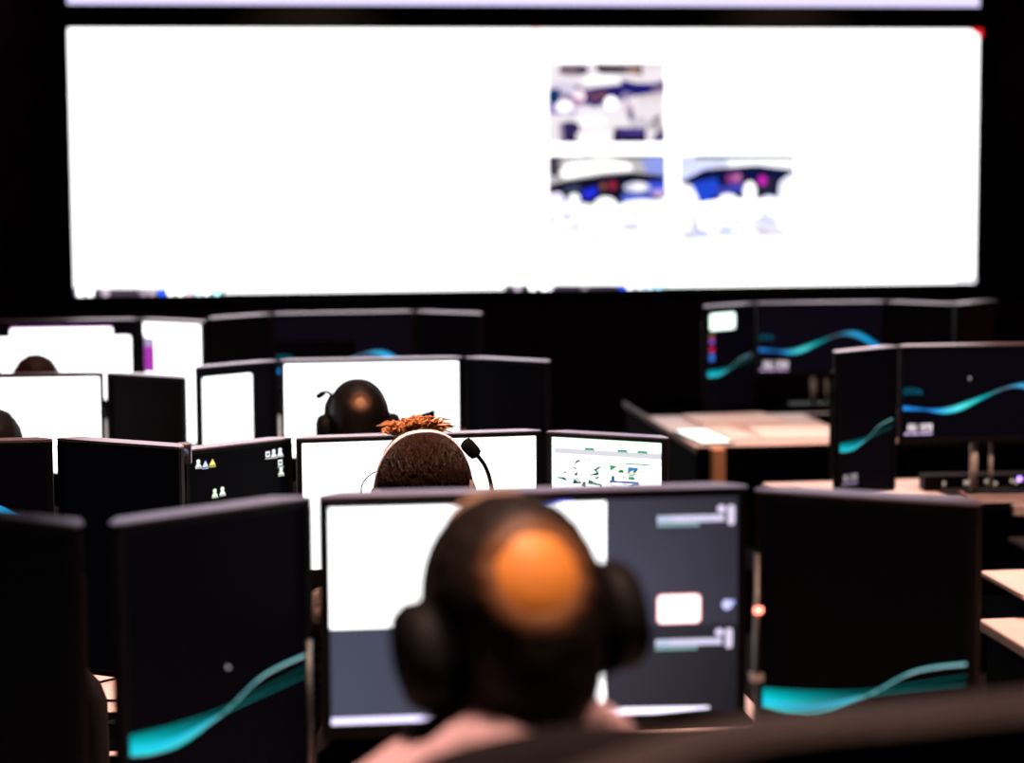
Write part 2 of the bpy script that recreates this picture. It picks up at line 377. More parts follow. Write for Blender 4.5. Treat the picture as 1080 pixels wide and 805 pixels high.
# -- picture B and C, dim rooms with lights and people
def picture(x0, c):
    xa, xb = x0, x0+(123 if c == 0 else 120)
    vrect(xa, 163, xb, 254, (1.25, 1.25, 1.4))
    for k in range(26):
        vblob(xa+8+random.random()*(xb-xa-16), 222+random.random()*28, 4+6*random.random(), 2+3*random.random(), random.choice([(.75,.75,1.0),(.9,.9,.95),(.55,.6,.9),(1.6,1.6,1.6),(.7,.62,.75),(1.8,1.8,1.9)]))
    if c == 0:
        vpoly([(583,164),(706,163),(706,192),(640,187),(583,200)], (.55,.52,.55)); vpoly([(583,164),(598,164),(594,172),(598,186),(583,184)], (.06,.05,.07))
        vpoly([(602,172),(640,166),(668,172),(672,179),(640,181),(600,188),(594,182)], (1.6,1.6,1.5)); vpoly([(620,163),(706,163),(690,168),(650,166),(620,168)], (.08,.09,.08)); vpoly([(680,166),(706,164),(706,186),(686,182)], (.30,.36,.85))
        vpoly([(583,195),(600,190),(640,184),(670,181),(706,185),(706,208),(690,212),(640,216),(600,212),(583,202)], (.006,.005,.02))
        vpoly([(618,200),(634,196),(634,206),(620,210)], (.02,.03,.75)); vpoly([(684,192),(706,190),(706,204),(690,206)], (.05,.09,.75)); vpoly([(600,196),(616,194),(616,202),(600,203)], (.05,.06,.12))
        vblob(650, 195, 5, 5, (.30,.02,.05)); vblob(640, 196, 3, 4, (.25,.10,.06)); vblob(676, 197, 14, 5.5, (.75,.75,1.0)); vblob(678, 196, 7, 4, (1.2,1.2,1.3)); vblob(700, 203, 9, 4, (.6,.45,.8))
        vpoly([(660,204),(690,205),(690,210),(660,212)], (.10,.16,.8))
        vblob(610, 209, 6, 5.5, (1.5,1.6,1.7)); vblob(615, 221, 9, 7, (1.5,1.5,1.5)); vblob(643, 216, 12, 9, (1.6,1.6,1.6)); vblob(592, 214, 9, 12, (1.2,1.1,1.5)); vblob(682, 217, 24, 7, (1.6,1.6,1.6))
        vpoly([(583,226),(586,226),(586,236),(583,236)], (.02,.08,.10)); vblob(674, 238, 5, 2, (.25,.35,1.1), a=.3); vblob(636, 241, 14, 7, (1.0,.95,1.1)); vblob(640, 241, 12, 5, (2,2,2)); vblob(634, 249, 4, 2, (.6,.65,.6)); vblob(614, 231, 6, 3, (1.0,.95,1.1))
    else:
        vpoly([(720,164),(840,163),(840,186),(800,180),(760,182),(720,192)], (.75,.78,1.0)); vpoly([(770,168),(838,167),(838,178),(800,176),(770,178)], (1.3,1.3,1.35)); vpoly([(736,163),(840,163),(840,167),(736,167)], (.05,.08,.07)); vpoly([(722,178),(752,170),(756,182),(724,190)], (.8,.85,1.4))
        vpoly([(720,191),(746,178),(800,174),(840,179),(824,192),(822,208),(780,209),(742,216),(736,197)], (.004,.006,.05))
        vpoly([(732,193),(758,187),(764,202),(752,210),(741,214)], (.015,.07,.70)); vpoly([(756,198),(784,192),(790,202),(760,204)], (.05,.06,.45)); vpoly([(800,188),(820,186),(816,204),(804,205)], (.02,.02,.05))
        vblob(773, 188, 4.5, 5, (.35,.05,.30)); vblob(780, 187, 4.5, 5, (.55,.16,.42)); vblob(806, 190, 4.5, 5, (.70,.02,.60))
        vblob(793, 202, 6.5, 11, (1.8,1.8,1.8)); vblob(813, 210, 7, 4, (1.5,1.5,1.8)); vblob(770, 209, 9, 5, (1.6,1.6,1.8)); vblob(729, 208, 9, 8, (1.6,1.6,1.8)); vblob(832, 200, 9, 11, (1.1,1.1,1.3)); vblob(780, 219, 50, 9, (2.2,2.2,2.2))
        vblob(768, 243, 13, 2, (.12,.22,.75)); vblob(786, 238, 6, 4, (.7,.7,.9)); vblob(786, 239, 5, 2.5, (2,2,2)); vblob(808, 224, 5, 3, (.9,.85,.95)); vblob(724, 240, 3, 2, (.8,.85,.85))
picture(583, 0); picture(720, 1)
# -- task bars with small icons on the lower edge, faint line and red corner marks
vrect(78, 303.5, 240, 312, (.10, .075, .12)); vrect(536, 299.5, 704, 307, (.10, .075, .12))
for x, c in ((86,(2,2,2)),(96,(2,2,2)),(113,(.5,.4,.5)),(154,(.35,.28,.35)),(163,(.5,.4,.45)),(173,(.02,.12,1.4)),(183,(2,2,2)),(193,(2.4,2.4,2.4)),(202,(1.6,1,1.2)),(212,(1.3,1.9,2)),(221,(2,2.2,2.2)),(232,(1,2,2))):
    vrect(x-3.2, 305, x+3.2, 311.9, k_(c, 2.2))
for x, c in ((550,(.6,.5,.6)),(566,(2,2,2)),(577,(2,2,2)),(583,(1.3,1.3,1.5)),(620,(.3,.25,.3)),(660,(.02,.12,1.4)),(668,(2,2.2,2.3)),(678,(2,2,2)),(688,(1.5,2,2.2)),(698,(1,1.8,2.1))):
    vrect(x-3.2, 300.5, x+3.2, 306.9, k_(c, 2.2))
vrect(88, 191.5, 108, 193, (1.6, .55, .6)); vrect(128, 191.8, 138, 193, (2, .9, .9)); vrect(1004, 292, 1026, 296, (.9, .9, 1.0))
vpoly([(563,24.5),(574,24.5),(569,32)], (1.2, .02, .03)); vpoly([(1020,34),(1033,34),(1033,43)], (1.2, .02, .03))
cv.build('screen', VW, VH, t, ((VX0+VX1)/2, 0, 0), step=.0003, room=.05)
# the next display up, only its lower rim is in view
t = thing('video_wall_display', 'pale strip of a second display running along the top edge above the white video wall', 'display', (0, 12.0, VZ1+.122))
h2 = .52
bm = bmesh.new()
box(bm, VX0-fw, VX1+fw, -.03, .05, h2+.002, h2+.06, bev=.006); box(bm, VX0-fw, VX0-.002, -.03, .05, -.002, h2+.002); box(bm, VX1+.002, VX1+fw, -.03, .05, -.002, h2+.002)
obj('frame', bm, M['matte'], t); obj('housing', B(VX0-fw, VX1+fw, .05, .33, -.002, h2+.06), M['matte'], t)
c2 = Canvas((.95, .85, 1.3)); c2.build('screen', VW, h2, t, ((VX0+VX1)/2, 0, 0))

# ------------------------------------------------------------------ monitors
WC, HC, WS, HS = .555, .315, .2915, .462
def monitor(label, x, y, ztop, yaw, W, H, desk_z, cv, kind='dual', group=None):
    t = thing('desktop_monitor', label, 'monitor', (x, y, desk_z), (0, 0, yaw), group)
    zt = ztop-desk_z; H = min(H, zt-.008); zb = zt-H
    bz, bb = .012, (.018 if H < W else .012)
    bm = prism(bmesh.new(), [(-W/2,.006),(W/2,.006),(W/2,.016),(W/2-.035,.046),(-W/2+.035,.046),(-W/2,.016)], zb, zt-.003); box(bm, -W*.36, W*.36, .044, .072, zb+H*.14, zt-H*.14, bev=.01)
    obj('housing', bm, M['shell'], t)
    obj('shine_strip', prism(bmesh.new(), [(-W/2,.001),(W/2,.001),(W/2,.016),(W/2-.03,.046),(-W/2+.03,.046),(-W/2,.016)], zt-.003, zt), M['shine'], t)  # added reflective strip, mirrors the video wall so the monitor tops shine
    bm = bmesh.new()
    box(bm, -W/2+.001, W/2-.001, 0, .012, zt-bz, zt-.003, bev=.0012, seg=1); box(bm, -W/2+.001, W/2-.001, 0, .012, zb+.001, zb+bb, bev=.0012, seg=1)
    box(bm, -W/2+.001, -W/2+bz, 0, .012, zb+bb, zt-bz); box(bm, W/2-bz, W/2-.001, 0, .012, zb+bb, zt-bz)
    obj('bezel', bm, M['bezel'], t)
    cv.build('screen', W-2*bz, H-bz-bb, t, (0, .0055, zb+bb))
    obj('power_button', B(W*.40, W*.43, -.001, .004, zb+bb*.35, zb+bb*.6), M['black'], t)
    if kind == 'dual':            # two upright tubes on a foot plate
        for xx, rr in ((-.022, .0125), (.034, .0065)):
            obj('stand_tube', T([(xx, .028, .014), (xx, .028, zb+.02)], rr, 14), M['chrome'], t, smooth=True)
        obj('stand_base', B(-.12, .12, .0, .10, 0, .012, bev=.004), M['black'], t)
        obj('stand_bracket', B(-.05, .05, .045, .10, zb+.02, zb+H*.55, bev=.006), M['black'], t)
    else:                         # short neck behind a panel that nearly meets the desk
        obj('stand_neck', B(-.03, .03, .072, .10, .006, zb+H*.5, bev=.006), M['black'], t)
        obj('stand_base', B(-.06, .06, .010, .105, 0, .007, bev=.002), M['black'], t)
    return t

def dark(b=1.0): return Canvas(k_(NIGHT, b))
def white(): return Canvas(WHT)

# side monitors are turned inwards and meet the middle one edge to edge
FL, FR, GAP = R(35.55), R(37.1), .008
def slot(st, which, dyaw=0):
    x, y, z, yaw = st; u = Vector((math.cos(yaw), math.sin(yaw))); c = Vector((x, y))
    if which == 'C': return x, y, z, yaw+dyaw
    if which == 'L':
        a = yaw+FL+dyaw; p = c-u*(WC/2+GAP)-Vector((math.cos(a), math.sin(a)))*WS/2
    else:
        a = yaw-FR+dyaw; p = c+u*(WC/2+GAP)+Vector((math.cos(a), math.sin(a)))*WS/2
    return p.x, p.y, z, a
ST = {'1M':(.422,2.853,-.45,R(-.7)), '1L':(-.668,2.853,-.448,0), '2M':(.483,5.033,-.657,R(.5)), '2L':(-.567,4.462,-.575,R(1.6)),
      '3M':(.515,6.893,-.664,R(-.4)), '3L':(-.567,6.866,-.688,R(-1.4)), '4M':(.561,8.951,-.677,R(1.5)), '4L':(-.508,8.513,-.656,0),
      '4R':(2.603,9.339,-.694,R(-2.4)), '3R':(2.462,6.908,-.655,R(-.9)), '4S':(3.69,9.40,-.70,0)}
DZ, DZ1 = .74, .95            # desk heights: main floor, raised platform
def put(st, which, label, cv, dyaw=0, dz=0, kind=None):
    x, y, z, a = slot(ST[st], which, dyaw)
    W, H = (WC, HC) if which == 'C' else (WS, HS)
    return monitor(label, x, y, z+ZC+dz, a, W, H, DZ1 if st[0] == '1' else DZ, cv, kind or ('dual' if which == 'C' else 'neck'))

# -- front station
SL, SL2 = (.062, .058, .088), (.036, .033, .048)
cv = Canvas((.05, .05, .075))
cv.grad(0, .56, .67, 1, (.07,.075,.12), (.06,.06,.09), (.05,.05,.07), (.075,.08,.125))
cv.grad(.67, 0, 1, .59, (.060,.055,.085), (.030,.028,.038), (.040,.037,.055), (.085,.08,.125))
cv.grad(.67, .59, 1, 1, (.045,.042,.06), (.022,.02,.026), (.016,.014,.018), (.04,.037,.052))
cv.rect(0, .012, .672, .56, WHT); cv.rect(.44, 0, .59, .012, (.10,.16,1.1))
cv.rrect(.50, .66, .672, .97, WHT, .03, .05)
cv.rect(0, .967, .27, 1, (1.2,1.1,1.6)); cv.poly([(.56,1),(.80,1),(.93,.985),(.93,.975),(.56,.962)], (1.7,1.6,2.0))
for v0, u0 in ((.085, .80), (.655, .795)):
    for k in range(18):
        c = (.95,.9,1.2) if k > 3 else (.75,.85,1.1)
        cv.rect(u0+k*.0092, v0, u0+k*.0092+.0075, v0+.030, c)
    for k in range(11): cv.rect(u0+k*.0095, v0+.034, u0+k*.0095+.006, v0+.048, (.45,.75,.80))
    cv.disc(u0+.158, v0-.027, .011, .018, (.9,.8,1.1)); cv.rrect(u0+.173, v0-.045, u0+.191, v0+.048, (.85,.75,.98), .007, .015)
cv.rrect(.797, .445, .907, .582, (1.6,.45,.5), .012, .022); cv.rrect(.800, .45, .904, .577, (2.2,1.9,1.9), .011, .02)
cv.disc(.972, .50, .013, .024, (.75,.75,1.25)); cv.disc(.985, .49, .006, .012, (.5,.6,1.2))
put('1M', 'C', 'middle monitor right behind the bald head, white window beside slate grey windows', cv)
cv = dark(); wave_portrait(cv, 0.018, 1.0); cv.poly([(.545,.418),(.567,.428),(.548,.432)], (.7,.6,.6))
put('1M', 'L', 'nearest black upright monitor with cyan light ribbon, left of the bald head', cv)
cv = Canvas((.0006, .0005, .0006)); wave_portrait(cv, 0.026, 1.0)
put('1M', 'R', 'black upright monitor with cyan light ribbon, right of the bald head', cv, dyaw=R(6), dz=-.004)
put('1L', 'R', 'unlit black monitor cut off by the lower left corner of the picture', Canvas((.0008,.0006,.0008)))

# -- second row
cv = Canvas((.0010, .0010, .0016))
def icon(u, v, col, kind=0, s=1.0):
    if kind == 0:
        cv.disc(u, v-.012*s, .020*s, .012*s, col, 8); cv.poly([(u-.032*s, v+.016*s), (u+.032*s, v+.016*s), (u+.016*s, v-.002*s), (u-.016*s, v-.002*s)], col)
    elif kind == 1:
        cv.poly([(u-.03*s, v+.014*s), (u+.034*s, v+.014*s), (u+.005*s, v-.018*s)], col)
    else:
        cv.rect(u-.024*s, v-.016*s, u+.022*s, v+.014*s, col); cv.rect(u-.010*s, v-.006*s, u+.010*s, v+.004*s, (.02,.02,.03))
for u, v, k, c in ((.10,.05,0,(1,1,1)),(.165,.055,1,(.75,.85,1.2)),(.235,.05,1,(1.1,1,.25)),(.80,.045,2,(1,1,1)),(.86,.045,0,(1,1,1)),(.925,.042,0,(1.2,1.2,1.2)),
                   (.925,.095,2,(.9,1,.95)),(.93,.14,0,(.9,1,.9)),(.25,.205,0,(.9,1.1,.8)),(.325,.20,0,(1,1.1,1))):
    icon(u, v, c, k); cv.rect(u-.03, v+.019, u+.035, v+.023, k_(c, .8))
put('2M', 'L', 'black monitor with tiny white desktop icons, left of the white-banded headset', cv)
put('2M', 'C', 'blown out white monitor right behind the tousled head with white headset', white(), dyaw=R(3.5))
cv = Canvas(k_(WHT, .8))
cv.rect(0, 0, 1, .05, (1.5,2.2,1.7)); cv.rect(.02, .055, 1, .085, (.75,.75,.80)); cv.rect(.02, .09, 1, .12, (1.6,1.5,1.6))
for u in (.1,.2,.3,.48,.6,.78,.9): cv.rect(u, .045, u+.09, .058, (.10,.35,.22) if u in (.3,.6,.78) else (1,1,1.1))
random.seed(3)
for k in range(34):
    u = .05+random.random()*.4; v = .115+random.random()*.12
    cv.poly([(u+random.uniform(-.085,.085), v+random.uniform(-.024,.024)) for _ in range(3)], random.choice([(.01,.10,.07),(.02,.2,.12),(.0,.05,.05),(.8,.9,.9)]))
cv.rect(.48, .112, .90, .116, (.5,.8,.6)); cv.rect(.68, .112, .90, .120, (.02,.35,.16))
for k in range(40):
    u = .52+random.random()*.3; v = .14+random.random()*.09
    cv.poly([(u+random.uniform(-.065,.065), v+random.uniform(-.02,.02)) for _ in range(3)], random.choice([(.03,.35,.16),(.05,.25,.55),(.7,.8,.3),(.02,.12,.30),(1,.85,.8)]))
cv.rect(.53, .205, .80, .217, (.03,.12,.50)); cv.disc(.64, .155, .025, .010, (.02,.25,.06)); cv.rect(.55, .18, .58, .205, (.02,.10,.20))
cv.rect(0, .27, 1, 1, WHT)
put('2M', 'R', 'monitor with a mostly white web page and green pictures, behind the second headset', cv, dyaw=R(3))
cv = dark(.8); wave_landscape(cv, -.02, 1.4)
put('2L', 'C', 'dark monitor with a blue arc of light, at the left edge of the second row', cv, dz=-.002)
put('2L', 'R', 'unlit black upright monitor beside the one with white desktop icons', Canvas((.0008,.0006,.0014)))

# -- third row
cv = dark(1.2); cv.rrect(.02, .045, .70, .56, k_(WHT,.85), .03, .02); cv.poly([(.70,.62),(.95,.53),(.95,.56),(.8,.62)], (.12,.12,.2))
put('3M', 'L', 'dark monitor with a bright white square window, in front of the white tall one', cv)
put('3M', 'C', 'white monitor behind the small round head with raised microphone', white())
put('3M', 'R', 'unlit black monitor right of the small round head, third row', Canvas((.0009,.0007,.0012)))
put('3L', 'C', 'large white monitor at the left picture edge, third row', white())
put('3L', 'R', 'small unlit black monitor between the two white screens on the left', Canvas((.0016,.0010,.0010)))

# -- fourth row
cv = Canvas((.0035, .002, .006)); cv.rect(0, .35, .58, .62, (.0004,.0002,.0006)); wave_landscape(cv, .10, 1.3)
put('4M', 'C', 'dark purple monitor in the far row above the small round head', cv)
put('4M', 'L', 'left dark upright monitor of the far row trio before the video wall', Canvas((.0009,.0006,.0012)))
put('4M', 'R', 'right dark upright monitor of the far row trio before the video wall', Canvas((.0007,.0005,.001)))
cv = Canvas((.0015,.001,.002)); cv.rect(.15, .04, .85, .065, (.35,.03,.40)); cv.rrect(.15, .06, .85, .35, WHT, .02, .03); cv.rrect(.07, .17, .975, 1, WHT, .02, .03)
put('4L', 'C', 'monitor filled with stepped white windows, behind the half hidden head at far left', cv)
cv = white(); cv.rect(.02, .13, .19, .42, (.48,.05,.52)); cv.rect(.02, .13, .19, .20, (.45,.38,.60)); cv.rect(0, .10, .02, .5, (.01,.01,.01))
for k in range(10): cv.rect(.02, .215+k*.02, .19, .222+k*.02, (.36,.02,.40))
put('4L', 'R', 'tall white monitor with a magenta strip on its left side', cv)
cv = dark(1.5); wave_portrait(cv, .075, .9); cv.rrect(.06, .05, .62, .215, (1.8,2.2,2.0), .04, .02)
for v, c in ((.25,(.05,.12,.05)),(.285,(.35,.05,.06)),(.33,(.28,.10,.60)),(.41,(.75,.02,.10)),(.47,(.05,.18,.75)),(.505,(.05,.18,.75))): cv.disc(.10, v, .06, .022, c)
put('4R', 'L', 'far monitor with small white window above coloured dots and cyan streak', cv)
cv = dark(2.6); wave_landscape(cv, 0, 1.0); clock(cv, .012, .83, .05, .085, 1.2)
put('4R', 'C', 'far dark monitor with blue light wave and clock, above the white papers', cv)
put('4R', 'R', 'unlit far monitor right of the blue wave screen above the papers', Canvas((.0006,.0004,.0008)))
put('4S', 'L', 'unlit farthest monitor at the right edge under the video wall corner', Canvas((.003,.0006,.001)))
cv = dark(); wave_portrait(cv, .08, .75); clock(cv, .06, .855, .06, .045, .55)
put('3R', 'L', 'narrow dark upright monitor with cyan streak and faint clock, by loose sheets', cv)
cv = dark(1.6); wave_landscape(cv, 0, 1.15); clock(cv, .012, .835, .038, .075, 1.3); cv.poly([(.40,.31),(.42,.33),(.405,.36)], (.4,.4,.45))
put('3R', 'C', 'dark monitor with sweeping blue wave and clock at the right picture edge', cv)

# ------------------------------------------------------------------ desks
def desk(label, x0, x1, yf, yb, z, floor=0.0, edge=.03):
    t = thing('operator_desk', label, 'desk', ((x0+x1)/2, (yf+yb)/2, floor))
    w, d, h = (x1-x0)/2, (yb-yf)/2, z-floor
    obj('worktop', B(-w, w, -d, d, h-.03, h, bev=.006), M['desk'], t)
    obj('edge_strip', B(-w, w, -d-.006, -d, h-.028, h-.004), M['deskdark'], t)
    for s in (-1, 1): obj('side_panel', B(s*(w-.03)-.015, s*(w-.03)+.015, -d+.06, d-.02, 0, h-.03), M['deskdark'], t)
    obj('modesty_panel', B(-w+.05, w-.05, d-.06, d-.035, .08, h-.03), M['deskdark'], t)
    return t
desk('front row desk in front of the bald head with dark panels', -1.35, 1.02, 2.30, 3.30, DZ1, .21)
desk('pale desk glimpsed between the nearest left monitors, second row', -1.35, 1.10, 4.22, 5.47, DZ)
desk('third row desk under the big white monitors at left', -1.35, 1.10, 6.45, 7.12, DZ)
desk('far row desk under the dark monitor trio at left', -1.35, 1.10, 8.10, 9.45, DZ)
desk('pale desk corner with raised shelf at the right edge below the black monitor', 1.82, 3.4, 4.30, 5.12, DZ)
desk('pale desk with keyboard and loose sheets at the right picture edge', 1.84, 4.3, 6.80, 7.30, DZ)
d4 = desk('far pale desk covered with white papers, right of the aisle', 1.82, 4.3, 8.22, 9.72, DZ)
obj('corner_post', B(-1.19, -1.14, -.80, -.757, .55, .735, bev=.006), M['amber'], d4)  # warm light on the desk leg corner put into its colour
# shelf on the right second-row desk
t = thing('monitor_shelf', 'pale raised shelf on chrome posts at the right picture edge', 'shelf', (2.56, 5.26, DZ))
obj('shelf_board', B(-.64, .64, -.16, .14, .045, .060, bev=.004), M['desk'], t)
for xx in (-.52, .52):
    for yy in (-.12,): obj('post', T([(xx, yy, 0), (xx, yy, .045)], .018, 16), M['chrome'], t, smooth=True)
# it stands half on a back rail
obj('back_rail', B(-.64, .64, -.135, .12, -.04, -.0), M['deskdark'], t)

# desk mats; both on the far right desk are added to darken it
def dmat(label, x0, x1, y0, y1, z): tag(obj('desk_mat', B(-(x1-x0)/2, (x1-x0)/2, -(y1-y0)/2, (y1-y0)/2, 0, .002), M['mat'], None, ((x0+x1)/2, (y0+y1)/2, z)), label, 'desk mat')
dmat('black desk mat under the dark monitors at the left picture edge', -1.25, -.02, 4.24, 4.53, DZ)
dmat('black desk mat under the hands of the operator with white headset', .0, 1.06, 4.24, 5.34, DZ)
dmat('added black mat darkening the back of the far right desk, under its monitors', 1.823, 4.29, 9.15, 9.715, DZ)
dmat('added black mat darkening the far right desk, right of the wide papers', 2.47, 3.6, 8.27, 9.10, DZ)
# ------------------------------------------------------------------ small things on the desks
def sheet(label, x, y, z, w, d, rz, n=1):
    tag(obj('paper_sheet', B(-w/2, w/2, -d/2, d/2, 0, .002*n), M['paper'], None, (x, y, z), (0, 0, rz)), label, 'paper')
sheet('stack of white papers at the back left of the far right desk', 2.13, 8.96, DZ, .34, .28, R(4), 6)
sheet('wide white papers at the front of the far right desk', 2.30, 8.52, DZ, .36, .34, R(-5), 4)
sheet('pinkish loose sheet lying between the tablet and the wide papers', 2.03, 8.60, DZ, .12, .36, R(8), 1)
sheet('small white sheet left of the narrow upright monitor with faint clock', 1.98, 7.08, DZ, .13, .17, R(-6), 2)
sheet('small lavender sheet at the foot of the sweeping blue wave monitor', 2.21, 7.02, DZ, .13, .16, R(22), 1)
t = thing('tablet', 'bright tablet lying along the left side of the far right desk', 'tablet', (1.892, 8.43, DZ), (0, 0, R(4)))
obj('body', B(-.065, .065, -.19, .19, 0, .009, bev=.003), M['black'], t); obj('screen', B(-.057, .057, -.18, .18, .009, .0105), M['tablet'], t)
# keyboard, phone and wrist rest at the right edge
t = thing('keyboard', 'pale edged keyboard on the right desk under the sweeping wave monitor', 'keyboard', (2.60, 6.858, DZ), (0, 0, R(-3)))
obj('body', B(-.22, .22, -.045, .045, 0, .016, bev=.004), M['tan'], t)
bm = bmesh.new()
for r_ in range(4):
    for k in range(15): box(bm, -.208+k*.028, -.208+k*.028+.024, -.040+r_*.020, -.040+r_*.020+.017, .016, .022)
o = obj('keys', bm, M['black'], t); o['kind'] = 'stuff'
obj('front_rim', B(-.22, .22, -.053, -.045, .002, .018, bev=.002), M['desk'], t)
t = thing('control_keypad', 'low black keypad with glowing legends below the sweeping blue wave screen', 'keypad', (2.50, 7.052, DZ), (0, 0, R(-3)))
obj('body', prism(bmesh.new(), [(-.19,-.03),(.19,-.03),(.19,.035),(-.19,.035)], 0, .05), M['black'], t)
random.seed(5)
for i, xx in enumerate((-.125, -.055, -.045, -.033, -.020, .015, .030, .045, .100, .115, .150)):
    bm = bmesh.new(); hz = random.uniform(.014, .030)
    box(bm, xx-.0035, xx+.0035, -.0315, -.030, hz-.006, hz+.006); box(bm, xx-.001, xx+.006, -.0315, -.030, hz+.002, hz+.004)
    obj('key_legend', bm, M['keyglow'], t)
obj('indicator', B(.118, .132, -.032, -.030, .028, .042, bev=.002), M['violet'], t)
tag(obj('wrist_rest', B(-.13, .13, -.035, .0, -.040, .0, bev=.006), M['desk'], None, (2.64, 6.79, DZ-.005)), 'pale block under the desk edge below the keyboard, right', 'wrist rest')
# small dark gadget clipped between the two second row monitors on the left
t = thing('webcam', 'tiny webcam with bluish lens next to the white desktop icons monitor', 'webcam', (-.035, 4.36, 0))
obj('pole', T([(0, 0, DZ), (0, 0, ZC-.615)], .006, 10), M['black'], t); obj('camera_body', B(-.014, .014, -.014, .016, ZC-.615, ZC-.575, bev=.004), M['steel'], t)
obj('lens', lathe(bmesh.new(), [(.009, 0), (.009, .004), (.005, .006)], 16, Matrix.Translation((0, -.014, ZC-.593)) @ Matrix.Rotation(R(90), 4, 'X')), M['lens'], t)
# chrome arm post between the middle and right front monitors
t = thing('monitor_post', 'slim steel post with a red light, right of the middle front monitor', 'post', (.700, 2.80, DZ1))
obj('pole', T([(0, 0, 0), (0, 0, .40)], .005, 12), M['steel'], t, smooth=True); obj('base', B(-.03, .03, -.02, .03, 0, .012, bev=.003), M['black'], t)
obj('indicator_light', B(-.0055, .0055, -.0085, -.0045, .325, .333, bev=.0015), M['redled'], t); obj('collar', B(-.008, .008, -.006, .008, .235, .245), M['chrome'], t)
t = thing('monitor_post', 'slim steel post left of the middle front monitor', 'post', (.128, 2.84, DZ1))
obj('pole', T([(0, 0, 0), (0, 0, .30)], .004, 12), M['steel'], t, smooth=True); obj('base', B(-.03, .03, -.02, .03, 0, .012, bev=.003), M['black'], t)
# standing dark document screen by the small round head
t = thing('document_holder', 'dark slanted document holder right of the small round head', 'document holder', (.700, 6.80, DZ))
obj('board', prism(bmesh.new(), [(-.13,0),(.0,0),(.0,.0)][:2]+[(.0,.006),(-.13,.006)], 0, .30), M['black'], t)
me = t.children[0].data
for v in me.vertices:
    if v.co.z > .2: v.co.z = .330 if v.co.x > -.05 else .288
obj('foot', B(-.10, .02, -.06, .012, 0, .01, bev=.003), M['black'], t)
# cables on the pale desk
for i, (pts, lab) in enumerate(((((-.42,4.95,.745),(-.25,4.92,.752),(-.17,4.97,.745),(-.05,5.02,.745)), 'thin black cable across the pale desk, upper one'),
                               (((-.36,4.60,.745),(-.26,4.72,.748),(-.20,4.80,.745),(-.10,4.84,.745)), 'thin black cable curving over the pale desk, middle one'),
                               (((-.36,4.66,.745),(-.22,4.62,.745),(-.12,4.60,.745)), 'thin black cable across the pale desk, lowest one'))):
    tag(obj('cable', T(spline(pts, 6), .0028, 6), M['matte'], None, smooth=True), lab, 'cable')

# gooseneck microphone at the second row
t = thing('gooseneck_microphone', 'black gooseneck microphone with foam tip in front of white monitor', 'microphone', (.585, 4.60, DZ-.0))
obj('base', B(-.05, .05, -.06, .06, 0, .035, bev=.008), M['black'], t)
gp = [(0,0,.03),(.004,0,.23),(.006,0,.37),(.002,0,.43),(-.010,0,.47),(-.030,0,.498)]
obj('gooseneck', T(spline(gp, 8), [.0045]*41, 10), M['black'], t, smooth=True)
ax = Vector((-.035, 0, .040)).normalized(); p0 = Vector((-.026, 0, .492))
obj('foam_windscreen', lathe(bmesh.new(), [(.006,0),(.0125,.003),(.0145,.012),(.0148,.032),(.012,.040),(.005,.043)], 20,
    Matrix.Translation(p0) @ ax.to_track_quat('Z', 'Y').to_matrix().to_4x4()), M['foam'], t, smooth=True)

